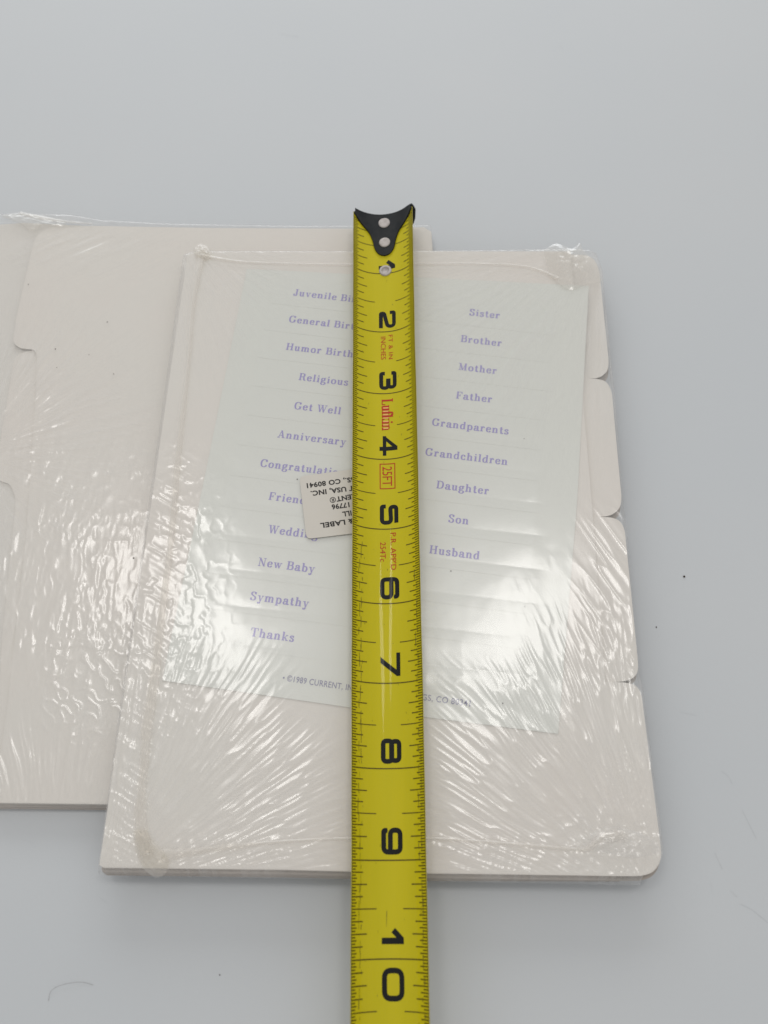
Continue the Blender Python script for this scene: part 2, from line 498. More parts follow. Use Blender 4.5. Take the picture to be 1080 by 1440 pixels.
def flat_text(name, V, F, origin, ux, uy, z, m, parent):
    """ux, uy: world xy vectors of one cap height along / up"""
    vs = [(origin[0] + v[0] * ux[0] + v[1] * uy[0], origin[1] + v[0] * ux[1] + v[1] * uy[1], z) for v in V]
    det = ux[0] * uy[1] - ux[1] * uy[0]
    F = [f if det > 0 else f[::-1] for f in F]
    return link(name, mesh(name, vs, F), m, parent)


# ------------------------------------------------------------------ noise (numpy)
def vnoise(x, y, seed):
    rng = np.random.RandomState(seed)
    T = rng.rand(256, 256)
    xi, yi = np.floor(x).astype(int), np.floor(y).astype(int)
    fx, fy = x - xi, y - yi
    fx, fy = fx * fx * fx * (fx * (fx * 6 - 15) + 10), fy * fy * fy * (fy * (fy * 6 - 15) + 10)
    a, b = T[xi & 255, yi & 255], T[(xi + 1) & 255, yi & 255]
    c, d = T[xi & 255, (yi + 1) & 255], T[(xi + 1) & 255, (yi + 1) & 255]
    return (a * (1 - fx) + b * fx) * (1 - fy) + (c * (1 - fx) + d * fx) * fy


def sstep(a, b, x):
    t = np.clip((x - a) / (b - a), 0, 1)
    return t * t * (3 - 2 * t)


def bump_px(px, py, cx, cy, rx, ry):
    return np.exp(-(((px - cx) / rx) ** 2 + ((py - cy) / ry) ** 2))


# ------------------------------------------------------------------ table
def build_table():
    vs = [(-3, -3, 0), (3, -3, 0), (3, 3, 0), (-3, 3, 0)]
    o = link('table_surface', mesh('table_surface', vs, [(0, 1, 2, 3)]), M['table'])
    o['kind'] = 'structure'
    return o


TABLE = build_table()


# ------------------------------------------------------------------ shrink film
def film_grid(name, parent, z_top, z_bot, step, L, R, Tp, Bt, wrinkle, skirt):
    """L,R: [(y,x)] edge tables in photo pixels on the plane z_top; Tp,Bt: [(u,y)]"""
    c = [at(L[0][1], L[0][0], z_top), at(R[0][1], R[0][0], z_top), at(L[-1][1], L[-1][0], z_top)]
    nu = int((c[1] - c[0]).length * 1.1 / step)
    nv = int((c[2] - c[0]).length / step)
    ks = [1.0, .6, .25]
    # inner grid in u and v, plus three skirt rows per side
    u = np.linspace(0, 1, nu)
    v = np.linspace(0, 1, nv)
    U = np.concatenate([[0] * 3, u, [1] * 3])
    V = np.concatenate([[0] * 3, v, [1] * 3])
    du = np.concatenate([ks, [0] * nu, ks[::-1]])
    dv = np.concatenate([ks, [0] * nv, ks[::-1]])
    su = np.concatenate([[-1] * 3, [0] * nu, [1] * 3])
    sv = np.concatenate([[1] * 3, [0] * nv, [-1] * 3])
    UU, VV = np.meshgrid(U, V)
    DU, DV = np.meshgrid(du, dv)
    SU, SV = np.meshgrid(su, sv)
    ty = np.interp(UU, [a for a, b in Tp], [b for a, b in Tp])
    by = np.interp(UU, [a for a, b in Bt], [b for a, b in Bt])
    PY = ty + (by - ty) * VV
    PXL = np.interp(PY, [a for a, b in L], [b for a, b in L])
    PXR = np.interp(PY, [a for a, b in R], [b for a, b in R])
    PX = PXL + (PXR - PXL) * UU
    wx, wy = at_np(PX, PY, z_top)
    h, streak = wrinkle(PX, PY, wx * 1000, wy * 1000)
    h = h * .001
    # rounded rim
    dist = np.minimum(np.minimum(UU, 1 - UU) * nu, np.minimum(VV, 1 - VV) * nv) * step
    rim = np.clip(1 - dist / .0009, 0, 1)
    z = z_top + h - .00015 * rim ** 2
    dd = np.maximum(DU, DV)
    z = np.where(dd > 0, (z_top - .0004) * (1 - dd) + (z_bot + .0001) * dd, z)
    bulge = np.sqrt(np.clip(dd, 0, 1))
    wx = wx + SU * np.where(SU < 0, skirt[0], skirt[1]) * np.where(DU > 0, bulge, 0)
    wy = wy + SV * np.where(SV > 0, skirt[2], skirt[3]) * np.where(DV > 0, bulge, 0)
    ny, nx = wx.shape
    co = np.stack([wx, wy, z], -1).reshape(-1, 3).astype(np.float32)
    idx = np.arange(nx * ny).reshape(ny, nx)
    q = np.stack([idx[:-1, :-1], idx[1:, :-1], idx[1:, 1:], idx[:-1, 1:]], -1).reshape(-1, 4)
    me = bpy.data.meshes.new(name)
    me.vertices.add(len(co))
    me.vertices.foreach_set('co', co.ravel())
    me.loops.add(q.size)
    me.loops.foreach_set('vertex_index', q.ravel().astype(np.int32))
    me.polygons.add(len(q))
    me.polygons.foreach_set('loop_start', (np.arange(len(q)) * 4).astype(np.int32))
    me.polygons.foreach_set('loop_total', np.full(len(q), 4, np.int32))
    me.update(calc_edges=True)
    me.polygons.foreach_set('use_smooth', np.ones(len(q), bool))
    att = me.attributes.new('streak', 'FLOAT', 'POINT')
    att.data.foreach_set('value', np.clip(streak, 0, 1).ravel().astype(np.float32))
    return link(name, me, M['film'], parent)


def fan(X, Y, cx, cy, fa, fr, seed, z):
    """ridges that run out from a gathered corner (mm)"""
    c = at(cx, cy, z) * 1000
    dx, dy = X - c.x, Y - c.y
    r = np.sqrt(dx * dx + dy * dy) + .01
    a = np.arctan2(dy, dx)
    w = (vnoise(X / 16, Y / 16, seed + 5) - .5) * 1.3
    n = vnoise(a * fa + w + 40, r / fr + 3, seed) + .5 * vnoise(a * fa * 2.3 + w * 1.5 + 80, r / fr * 1.4, seed + 1)
    return n / 1.5, r


def ridge(n, p=2.0):
    return (1 - np.abs(2 * n - 1)) ** p


ZL, ZR = .0053, .01085


def wr_right(px, py, X, Y):
    h = np.zeros_like(X)
    n, r = fan(X, Y, 945, 1300, 36, 12, 11, ZR)
    m = sstep(112, 65, r + 26 * (vnoise(X / 9, Y / 9, 3) - .5)) * sstep(2, 12, r) * sstep(590, 660, px)
    h += .28 * m * ridge(n, 2.0)
    n, r = fan(X, Y, 140, 1270, 38, 12, 21, ZR)
    m = sstep(96, 50, r + 28 * (vnoise(X / 10, Y / 10, 4) - .5)) * sstep(2, 12, r)
    h += .27 * m * ridge(n, 2.0)
    n, r = fan(X, Y, 850, 325, 30, 18, 31, ZR)
    m = sstep(95, 25, r + 20 * (vnoise(X / 12, Y / 12, 6) - .5)) * sstep(2, 12, r)
    h += .21 * m * ridge(n, 2.0)
    n, r = fan(X, Y, 240, 310, 34, 18, 41, ZR)
    m = sstep(75, 22, r) * sstep(2, 12, r)
    h += .20 * m * ridge(n, 2.0)
    # left flank: blistered film between card edge and labels
    xl = np.interp(py, [350, 1220], [262, 140])
    flank = sstep(0, 14, px - xl) * sstep(170, 60, px - xl) * sstep(520, 640, py) * sstep(1080, 950, py)
    q = vnoise(X / 3.2 + .8 * vnoise(X / 2, Y / 2, 8), Y / 5.0, 7) + .45 * vnoise(X / 1.7, Y / 2.9, 9)
    h += .10 * flank * sstep(.60, .82, q) + .10 * flank * ridge(np.clip(q / 1.45, 0, 1), 3)
    # slanting pleats on the outer strip left of the seam
    so = sstep(70, 30, px - xl) * sstep(560, 700, py)
    h += .15 * so * ridge(vnoise((X * .55 + Y * .9) / 1.9, (X * .9 - Y * .5) / 9, 12), 2)
    # pleats below the bottom seam
    bo = sstep(1165, 1190, py)
    h += .16 * bo * ridge(vnoise((X * .9 + Y * .25 * np.sign(560 - px)) / 1.7, Y / 9 + X / 60, 13), 2)
    # curved blister edge beside the seam
    bl = bump_px(px, py, 300, 700, 36, 62)
    h += .35 * sstep(.35, .7, bl + .25 * (vnoise(X / 5, Y / 5, 14) - .5))
    bl = bump_px(px, py, 350, 690, 22, 90)
    h += .18 * bl
    # right rim under tabs
    rt = sstep(790, 840, px) * sstep(650, 800, py) * sstep(1010, 930, py)
    h += .22 * rt * ridge(vnoise((X * .86 + Y * .5) / 1.9, (X * .5 - Y * .86) / 14, 15), 2)
    # crumple round top-right knot
    ck = bump_px(px, py, 800, 375, 50, 34)
    h += .35 * ck * ridge(vnoise(X / 3.1, Y / 3.1, 16), 2) + .12 * ck * ridge(vnoise(X / 1.4, Y / 1.5, 17), 2)
    ck = bump_px(px, py, 860, 1180, 60, 40)
    h += .45 * ck * ridge(vnoise(X / 3.4, Y / 2.6, 18), 2)
    # nearly flat over the printed sheet and below it
    flat = sstep(.05, .6, bump_px(px, py, 560, 700, 250, 330)) * .0
    calm = 1 - .93 * np.clip(bump_px(px, py, 540, 690, 210, 300) * 1.9, 0, 1)
    h *= calm
    rows = np.interp(py + (540 - px) * .11, [421, 458, 497, 538, 580, 620, 662, 706, 753, 800, 849, 901, 955], range(13))
    inside = sstep(300, 345, px) * sstep(775, 745, px) * sstep(400, 430, py) * sstep(985, 950, py + (540 - px) * .11)
    fr = rows + .5 - np.floor(rows + .5)
    lob = (np.sin(np.pi * fr)) ** .6
    h += inside * lob * (.05 + .05 * vnoise(rows * 0 + np.floor(rows + .5) * 3.7, X / 16, 23))
    h += inside * .05 * vnoise(X / 11, Y / 6, 24)
    h += .035 * ridge(vnoise(X / 9, Y / 22, 19), 1.5) + .012 * vnoise(X / 3, Y / 3, 20)
    st = np.zeros_like(X)  # pale sheen along the fans, painted as extra haze
    for cx, cy, fa, fr, sd, reach in ((850, 325, 34, 30, 131, 125), (240, 310, 40, 26, 141, 80), (945, 1300, 40, 20, 111, 100), (140, 1270, 42, 20, 121, 90)):
        n, r = fan(X, Y, cx, cy, fa, fr, sd, ZR)
        st = np.maximum(st, sstep(reach, reach * .35, r + 24 * (vnoise(X / 11, Y / 11, sd + 2) - .5)) * ridge(n, 3) ** 1.2 * (.45 + .55 * vnoise(X / 8, Y / 8, sd + 3)))
    st = np.maximum(st, .8 * bump_px(px, py, 800, 375, 45, 32) * vnoise(X / 1.2, Y / 1.4, 151))
    return h, st


def wr_left(px, py, X, Y):
    h = np.zeros_like(X)
    # pleats gathered at the bottom edge
    n, r = fan(X, Y, 60, 1330, 34, 18, 51, ZL)
    m = sstep(1010, 1080, py + 60 * (vnoise(X / 8, Y / 8, 52) - .5))
    h += .26 * m * ridge(n, 2.2)
    # blotchy stuck patches, long in y
    mid = sstep(400, 560, py + 1.1 * (100 - px)) * sstep(1010, 900, py)
    q = vnoise(X / 2.2 + .7 * vnoise(X / 3, Y / 6, 54), Y / 8.0, 53) + .55 * vnoise(X / 1.1, Y / 2.8, 55)
    dens = sstep(.42, .68, vnoise(X / 13 + 5, Y / 20, 66) * .6 + vnoise(X / 5, Y / 9, 67) * .5)
    h += .09 * mid * sstep(.78, 1.0, q) * dens + .095 * mid * dens * ridge(np.clip(q / 1.55, 0, 1), 3) + .05 * mid * ridge(vnoise(X / 1.5 + vnoise(X / 4, Y / 4, 59), Y / 5, 58), 2)
    # swirls near the right packet
    sw = bump_px(px, py, 120, 960, 70, 75)
    w1 = vnoise(X / 4, Y / 4, 56) * 2.2
    q2 = vnoise(X / 3.0 + w1, Y / 3.6 - w1, 57)
    h += .13 * np.clip(sw * 1.5, 0, 1) * ridge(q2, 3)
    # diagonal pleats from upper left
    n, r = fan(X, Y, -40, 640, 20, 22, 61, ZL)
    m = bump_px(px, py, 45, 540, 70, 95)
    h += .15 * np.clip(m * 1.3, 0, 1) * ridge(n, 2)
    m = bump_px(px, py, 125, 350, 60, 28)
    h += .22 * m * ridge(vnoise((X * .5 - Y * .9) / 2.0, (X * .9 + Y * .5) / 14, 62), 2)
    m = bump_px(px, py, 40, 308, 70, 12)
    h += .2 * m * ridge(vnoise(X / 4.5, Y / 2.5, 63), 2)
    h += .03 * ridge(vnoise(X / 8, Y / 18, 64), 1.5) + .01 * vnoise(X / 3, Y / 3, 65)
    n, r = fan(X, Y, -40, 640, 30, 26, 161, ZL)
    st = sstep(85, 30, r) * ridge(n, 3) * (.4 + .6 * vnoise(X / 9, Y / 9, 162))  # sheen streaks painted as whiter film
    st = np.maximum(st, .8 * bump_px(px, py, 130, 345, 110, 40) * ridge(vnoise((X * .5 - Y * .9) / 1.8, (X * .9 + Y * .5) / 16, 163), 3))
    st = np.maximum(st, .6 * sstep(450, 650, py) * ridge(vnoise(X / 1.6 + vnoise(X / 6, Y / 9, 165), Y / 12, 164), 3) * vnoise(X / 7, Y / 12, 166))
    st = np.maximum(st, .9 * bump_px(px, py, 45, 308, 70, 9) * vnoise(X / 1.5, Y / 1.2, 167))
    return h, st


def ribbon(name, path, widths, z, m, parent, seed=1, raise_=.00022, n=10):
    """crinkled, slightly domed strip along a path of photo pixels"""
    P = catmull([at(x, y, z).to_2d()[:] for x, y in path], n)
    W = catmull([(w, 0) for w in widths], n) if len(widths) > 2 else [(widths[0], 0)] * len(P)
    rng = random.Random(seed)
    vs, fs = [], []
    K = 6
    for i, p in enumerate(P):
        a, b = P[max(i - 1, 0)], P[min(i + 1, len(P) - 1)]
        t = Vector((b[0] - a[0], b[1] - a[1])).normalized()
        w = W[min(i, len(W) - 1)][0] * .001 / 2 * rng.uniform(.82, 1.18)
        for k in range(K + 1):
            s = k / K * 2 - 1
            hh = raise_ * (1 - s * s) * rng.uniform(.5, 1.3) + .00012
            vs.append((p[0] - t.y * w * s, p[1] + t.x * w * s, z + hh))
    for i in range(len(P) - 1):
        for k in range(K):
            a = i * (K + 1) + k
            fs.append((a, a + 1, a + K + 2, a + K + 1))
    return link(name, mesh(name, vs, fs, True), m, parent)


def crumple(name, outline, z, hgt, m, parent, seed=1, step=.0006, f=1.6):
    """a gathered wad of film: outline in photo pixels, folded surface inside it"""
    P = [at(x, y, z).to_2d() for x, y in outline]
    cx = sum(p.x for p in P) / len(P)
    cy = sum(p.y for p in P) / len(P)
    Q = catmull([tuple(p) for p in P] + [tuple(P[0])], 5)[:-1]
    rings = 14
    A = np.array(Q)
    C = np.array([cx, cy])
    vs, fs = [], []
    n = len(Q)
    ts = np.linspace(1, .04, rings)
    for t in ts:
        pts = C + (A - C) * t
        X, Y = pts[:, 0] * 1000, pts[:, 1] * 1000
        h = (1 - t ** 3) * .55 + .9 * ridge(vnoise(X * f / 1.3, Y * f / 1.3, seed), 2) * (1 - t ** 6) * .8 + .35 * ridge(vnoise(X * f * 2, Y * f * 2, seed + 1), 2) * (1 - t ** 6)
        for k in range(n):
            vs.append((pts[k, 0], pts[k, 1], z + .0001 + hgt * float(h[k]) * .7))
    for i in range(rings - 1):
        for k in range(n):
            a, b = i * n + k, i * n + (k + 1) % n
            fs.append((a, b, b + n, a + n))
    fs.append(tuple((rings - 1) * n + k for k in range(n)))
    return link(name, mesh(name, vs, fs, True), m, parent)


def card(parent, px_pts, z_plane, z0, th, off=(0, 0), m=None, name='divider_card'):
    pts = []
    for x, y in px_pts:
        p = at(x, y, z_plane)
        pts.append((p.x + off[0], p.y + off[1]))
    return prism(name, pts, z0, z0 + th, m or M['card'], parent)


def smooth_px(pts, r=6):
    return rounded(pts, r, 4, True)[:-1]


# ------------------------------------------------------------------ left packet
left = empty('divider_packet', 'lower packet of cream tabbed cards in clear film, running off the left edge', 'card packet', tuple(at(250, 700, 0)), 'shrink-wrapped packets of index cards')
LTOP = [(30, 318), (130, 316), (300, 319), (500, 320), (598, 318), (606, 323), (612, 400), (640, 1122)]
rng = random.Random(3)
zc = .0002
for k in range(8):
    th = .00058
    jx, jy = rng.uniform(-.0003, .0003), (-.0015 + .0001 * k if k < 4 else -.0004 * (1 - k / 7)) + rng.uniform(-.0002, .0002)
    # tab position counts from the top card down: 0 = topmost tab
    tab = (7 - k) % 4
    right = [(300, 319), (500, 320), (596, 318), (606, 324), (612, 400), (645, 1100), (640, 1127)]
    if k == 7:
        lf = [(150, 1130), (-10, 1128), (8, 1000), (35, 760), (49, 560), (51, 498), (47, 490), (26, 488), (17, 480), (22, 445), (45, 345), (52, 327), (66, 319), (130, 316)]
    elif k == 6:
        lf = [(150, 1130), (-10, 1128), (0, 900), (20, 700), (12, 678), (-6, 674), (-6, 640), (8, 560), (17, 505), (24, 494), (50, 489), (62, 400), (75, 330), (130, 317)]
    else:
        lf = [(150, 1130), (-120, 1127), (-110, 900), (-60, 640), (-30, 420), (-12, 312), (30, 309), (130, 314)]
    card(left, right + (rounded(lf, 8, 3) if k > 5 else lf), ZL, zc, th - .00004, (jx, jy), M['card_grey'] if k < 6 and k > 3 else M['card_shaded'] if k < 4 else M['card'])
    zc += th
print('left top', zc)

film_grid('shrink_film', left, ZL, .0002, .00037,
          [(296, -14), (1128, -118)], [(296, 600), (319, 606), (400, 612), (1128, 642)],
          [(0, 301), (.18, 301), (.26, 309), (.42, 314), (.7, 317), (1, 316)], [(0, 1130), (1, 1131)], wr_left,
          (.0006, .0006, .0002, .0016))
crumple('film_gather', [(2, 304), (26, 299), (60, 305), (92, 313), (84, 319), (60, 317), (44, 324), (26, 314)], ZL + .0002, .0007, M['crumple'], left, 71)
ribbon('film_fold', [(28, 300), (60, 307), (95, 312), (130, 315)], [1.6, 1.8, 1.2, .7], ZL + .0003, M['seam'], left, 5)
for x, y, r in ((40, 400, .17), (151, 453, .2), (78, 491, .2), (125, 499, .13), (80, 517, .13), (160, 526, .15), (188, 785, .28)):
    p = at(x, y, ZL)
    prism('speck', [(p.x + r * .001 * math.cos(a) * rng.uniform(.6, 1.2), p.y + r * .001 * math.sin(a) * rng.uniform(.6, 1.2)) for a in [i * math.pi / 4 for i in range(8)]], ZL + .00002, ZL + .00018, M['dirt'], left)

# ------------------------------------------------------------------ right packet
right_p = empty('divider_packet', 'upper film-wrapped packet with violet printed label sheet, directly under the tape', 'card packet', tuple(at(540, 800, .0060)), 'shrink-wrapped packets of index cards')
ZCARD = .0103
BODY = [(803, 352), (818, 533), (829, 653), (845, 867), (852, 960), (874, 1229)]


def body_x(y):
    return float(np.interp(y, [p[1] for p in BODY], [p[0] for p in BODY]))


TABS = [
    [(803, 352), (828, 353), (839, 360), (845, 378), (858, 503), (857, 516), (848, 524), (840, 527), (body_x(527), 527.9)],
    [(body_x(529), 528.2), (844, 529), (855, 533), (862, 546), (876, 698), (874, 711), (864, 720), (854, 723), (body_x(723), 723.9)],
    [(body_x(725), 724.2), (859, 725), (872, 729), (879, 742), (898, 932), (897, 946), (888, 954), (874, 957), (body_x(957), 957.9)],
    [(body_x(959), 958.2), (880, 959), (896, 963), (903, 976), (930, 1190), (931, 1206), (926, 1219), (917, 1228), (902, 1232), (874, 1232)],
]
zc = .0058
NC = 8
for k in range(NC):
    th = (ZCARD - .0058) / NC
    tab = [0, 1, 2, 3][k % 4]
    edge = []
    for y in (352, 527, 529, 723, 725, 957, 959, 1229):
        pass
    if tab == 0:
        edge = rounded(TABS[0], 7, 3) + [(body_x(y), y) for y in (723, 957)] + [(874, 1229)]
    elif tab == 1:
        edge = [(803, 352)] + rounded(TABS[1], 9, 4) + [(body_x(957), 957), (874, 1229)]
    elif tab == 2:
        edge = [(803, 352), (body_x(527), 527)] + rounded(TABS[2], 9, 4) + [(874, 1229)]
    else:
        edge = [(803, 352), (body_x(527), 527), (body_x(723), 723)] + rounded(TABS[3], 9, 4)
    outline = [(263, 357), (272, 353), (400, 353), (606, 352)] + edge + [(600, 1228), (400, 1223), (144, 1220), (139, 1216)]
    f = 1 - k / (NC - 1)
    jx = rng.uniform(-.00025, .00025) + .0002 * f
    jy = (-.0021 + .0003 * k if k < 4 else -.0003 * f) + rng.uniform(-.0001, .0001)
    if k == NC - 1:
        jx = jy = 0
    card(right_p, outline, ZR, zc, th - .00004, (jx, jy), M['card_shaded'] if k < 4 else None)
    zc += th

# printed label sheet: fit one flat frame (col, row) to where the words lie
ZS = ZCARD + .00022
cent = {(0, 4): (453.9, 534.5), (0, 5): (448, 575.5), (0, 6): (438.2, 615.3), (0, 10): (404.7, 795.5), (0, 11): (393.2, 844.5), (0, 12): (381.5, 895),
        (1, 1): (680.5, 442), (1, 2): (677, 480.5), (1, 3): (672.4, 519.5), (1, 4): (667.3, 560.3), (1, 5): (661.3, 600.2), (1, 6): (656.4, 643),
        (1, 7): (651, 686), (1, 8): (644.2, 732), (1, 9): (638.9, 777)}
A_, bx, by = [], [], []
for (c, r), (x, y) in cent.items():
    p = at(x, y, ZS)
    A_.append([1, c, r])
    bx.append(p.x)
    by.append(p.y)
A_ = np.array(A_)
sx, rx, _, _ = np.linalg.lstsq(A_, np.array(bx), rcond=None)
sy, ry, _, _ = np.linalg.lstsq(A_, np.array(by), rcond=None)
print('sheet fit mm', np.abs(A_ @ sx - bx).max() * 1000, np.abs(A_ @ sy - by).max() * 1000)


def sh(c, r):
    return (sx[0] + sx[1] * c + sx[2] * r, sy[0] + sy[1] * c + sy[2] * r)


e1 = Vector((sx[1], sy[1]))
e2 = Vector((-sx[2], -sy[2]))        # up the sheet, one row
ROW, COLW = e2.length, e1.length
d1, d2 = e1.normalized(), e2.normalized()
print('row mm', ROW * 1000, 'col mm', COLW * 1000, 'angle', math.degrees(d1.angle(d2)))
sheet_px = [(347, 378), (828, 402), (812, 700), (785, 1032), (500, 996), (228, 957), (290, 660)]
sheet = prism('label_sheet', [at(x, y, ZS).to_2d()[:] for x, y in sheet_px], ZCARD + .00006, ZS, M['sheet'], right_p)
LW = COLW * .47
NAMES = [('Juvenile Birthday', 'General Birthday', 'Humor Birthday', 'Religious', 'Get Well', 'Anniversary', 'Congratulations', 'Friendship', 'Wedding', 'New Baby', 'Sympathy', 'Thanks'),
         ('Sister', 'Brother', 'Mother', 'Father', 'Grandparents', 'Grandchildren', 'Daughter', 'Son', 'Husband', '', '', '')]
CAP = .00285
for c in (0, 1):
    for r in range(1, 13):
        ctr = Vector(sh(c, r))
        hw, hh, rr = LW, ROW * .482, .0008
        pts = [(-hw, -hh), (hw, -hh), (hw, hh), (-hw, hh)]
        pts = rounded(pts, rr, 2, True)[:-1]
        pts = [tuple(ctr + d1 * a + d2 * b) for a, b in pts]
        lab = prism('label', pts, ZS + .000005, ZS + .000035, M['label'], sheet)
        s = NAMES[c][r - 1]
        if s:
            V, F, w = serif_text(s, .10)
            k = CAP * 1.0
            o = ctr - d1 * (w * k / 2) - d2 * (k * .40)
            flat_text('lettering', V, F, o, d1 * k, d2 * k, ZS + .00008, M['violet'], sheet)
V, F, w = sans_text('• ©1989 CURRENT, INC.', .004, 1.05)
p0, p1 = at(397, 957, ZS), at(494.8, 971.5, ZS)
dd = (p1 - p0).to_2d()
Vn, Fn, wn = sans_text('• ©1989 CURRENT, IN', .004, 1.05)
ux = dd / wn
uy = Vector((-ux.y, ux.x)).normalized() * .00195
flat_text('lettering', V, F, p0, ux, uy, ZS + .00006, M['grey_ink'], sheet)
V, F, w = sans_text('NGS, CO 80341', .004, 1.05)
p0, p1 = at(584, 983, ZS), at(661, 993.5, ZS)
ux = (p1 - p0).to_2d() / w
uy = Vector((-ux.y, ux.x)).normalized() * .00195
flat_text('lettering', V, F, p0, ux, uy, ZS + .00006, M['grey_ink'], sheet)

# shrink film over the packet
film_grid('shrink_film', right_p, ZR, .0058, .00036,
          [(350, 259), (1232, 136)],
          [(350, 826), (356, 838), (380, 847), (515, 860), (545, 864), (712, 877), (738, 881), (945, 899), (972, 905), (1190, 932), (1205, 931), (1222, 922), (1233, 903)],
          [(0, 358), (.03, 353), (.6, 352), (.95, 350), (1, 352)], [(0, 1219), (.4, 1224), (.65, 1228), (1, 1233)], wr_right,
          (.0006, .0003, .0002, .0022))
ribbon('film_seam', [(285, 352), (272, 420), (264, 510), (250, 640), (240, 760), (229, 850), (217, 950), (207, 1020), (201, 1090), (197, 1150), (206, 1202)],
       [2.6, 1.7, 1.6, 1.9, 1.9, 2.2, 2.6, 3.0, 2.3, 3.2, 3.8], ZR + .0003, M['seam'], right_p, 2)
ribbon('film_seam', [(288, 360), (340, 368), (420, 371), (500, 372), (600, 371), (680, 371), (745, 376), (785, 392)],
       [1.5, .9, .7, .7, .7, .7, .9, 1.6], ZR + .0003, M['seam'], right_p, 3)
ribbon('film_seam', [(228, 1203), (262, 1199), (330, 1190), (420, 1182), (500, 1179), (560, 1178), (640, 1181), (720, 1187), (800, 1194), (826, 1194), (846, 1180), (880, 1172)],
       [3.2, 2.2, 1.3, .8, .8, .8, .8, .9, 1.1, 1.4, 2.4, 3.0], ZR + .0003, M['seam'], right_p, 4)
crumple('film_knot', [(272, 350), (281, 343), (292, 347), (298, 360), (290, 366), (276, 362)], ZR + .0002, .0009, M['knot'], right_p, 81)
crumple('film_knot', [(187, 1168), (205, 1164), (214, 1182), (236, 1204), (234, 1226), (220, 1234), (203, 1222), (192, 1200)], ZR + .0002, .0011, M['knot'], right_p, 83)
crumple('film_knot', [(765, 352), (782, 343), (804, 350), (815, 342), (820, 352), (840, 372), (846, 395), (826, 400), (800, 408), (778, 392), (768, 372)], ZR + .0002, .0008, M['crumple'], right_p, 85, f=1.0)
crumple('film_knot', [(826, 1176), (850, 1162), (884, 1166), (918, 1180), (926, 1198), (890, 1206), (856, 1200), (834, 1196)], ZR + .0002, .0008, M['film'], right_p, 87, f=1.2)


# price-list sticker on the film
ZK = ZR + .00042
stk = [(421, 670), (560, 651), (571, 741), (431, 758)]
spts = [at(x, y, ZK).to_2d() for x, y in stk]
spts = rounded([tuple(p) for p in spts], .0018, 4, True)[:-1]
stick = prism('paper_sticker', spts, ZK - .00008, ZK, M['sticker'], right_p)
stick['label'] = 'small cream address sticker with rounded corners, stuck on upside down'
for s, ref, (x0, y0), (x1, y1) in (
        ('GS., CO 80941', 'CO 80941', (478.5, 673.5), (431, 680)), ('NT USA, INC.', 'USA, INC.', (486.5, 684.5), (436.5, 691)), ('RENT', 'ENT', (493, 695.5), (472.5, 699)),
        ('17796', '7796', (487, 707), (466, 710)), ('ILL', 'LL', (491, 718.5), (481, 720)), ('& LABEL', 'LABEL', (485, 731), (450, 736))):
    V, F, w = sans_text(s, .034, 1.06)
    wr = sans_text(ref, .034, 1.06)[2]
    p0, p1 = at(x0, y0, ZK).to_2d(), at(x1, y1, ZK).to_2d()
    ux = (p1 - p0) / wr
    p0 = p1 - ux * w
    uy = Vector((-ux.y, ux.x)).normalized() * .00178
    flat_text('lettering', V, F, p0, ux, uy, ZK + .00004, M['black_ink'], stick)
ring = [(.55 + .52 * math.cos(q * math.pi / 12), .46 + .52 * math.sin(q * math.pi / 12)) for q in range(25)]
rp = stroke_polys(ring, lambda t: .13)
rp += stroke_polys([(.38, .16), (.38, .76)], lambda t: .14) + stroke_polys([(.34, .72), (.62, .72), (.72, .60), (.62, .47), (.38, .47)], lambda t: .12) + stroke_polys([(.52, .47), (.74, .16)], lambda t: .14)
V, F = union(rp)
p0, p1 = at(471.5, 699.3, ZK).to_2d(), at(463.5, 700.6, ZK).to_2d()
ux = (p1 - p0) / 1.1
flat_text('registered_mark', V, F, p0, ux, Vector((-ux.y, ux.x)).normalized() * .00178, ZK + .00004, M['black_ink'], stick)
for x, y, r in ((737, 617, .13), (738, 853, .15), (418, 674, .22), (634, 803, .2), (707, 989, .2)):
    p = at(x, y, ZS)
    prism('speck', [(p.x + r * .001 * math.cos(a) * rng.uniform(.6, 1.2), p.y + r * .001 * math.sin(a) * rng.uniform(.6, 1.2)) for a in [i * math.pi / 4 for i in range(8)]], ZS + .00006, ZS + .0002, M['dirt'], right_p)

# ------------------------------------------------------------------ tape measure
tape = empty('tape_measure', 'yellow steel tape measure blade with black hook, lying lengthwise across the wrapped packets', 'tape measure', tuple(at(544, 800, ZB)))
P0 = at(540.5, 307.5, ZB)
P10 = at(548.3, 1348.5, ZB)
ds = (P10 - P0) / 10.0              # one inch along the blade
sdir = ds.normalized()
ndir = Vector((-sdir.y, sdir.x, 0))  # to the viewer's right
print('inch check', ds.length / IN)
HALF = .500
RAD = .545


def blade(s, t, lift=0.0):
    """s, t in inches along / across (t to the right), lift in metres toward the hollow side"""
    R = (RAD + .003 - .0085 * s) * (1 + .012 * math.sin(s * 1.9 + .6) + .008 * math.sin(s * 4.7))
    a = t / R
    x = R * math.sin(a) - lift / IN * math.sin(a)
    z = R * (1 - math.cos(a)) + lift / IN * math.cos(a)
    roll = math.radians(5.5 * max(0, 1 - s / 9.0) + 1.2)
    cx, sxr = math.cos(roll), math.sin(roll)
    x, z = x * cx - z * sxr, x * sxr + z * cx
    return P0 + ds * s + ndir * (x * IN) + Vector((0, 0, z * IN + .00004))


def right_vec():
    return ndir


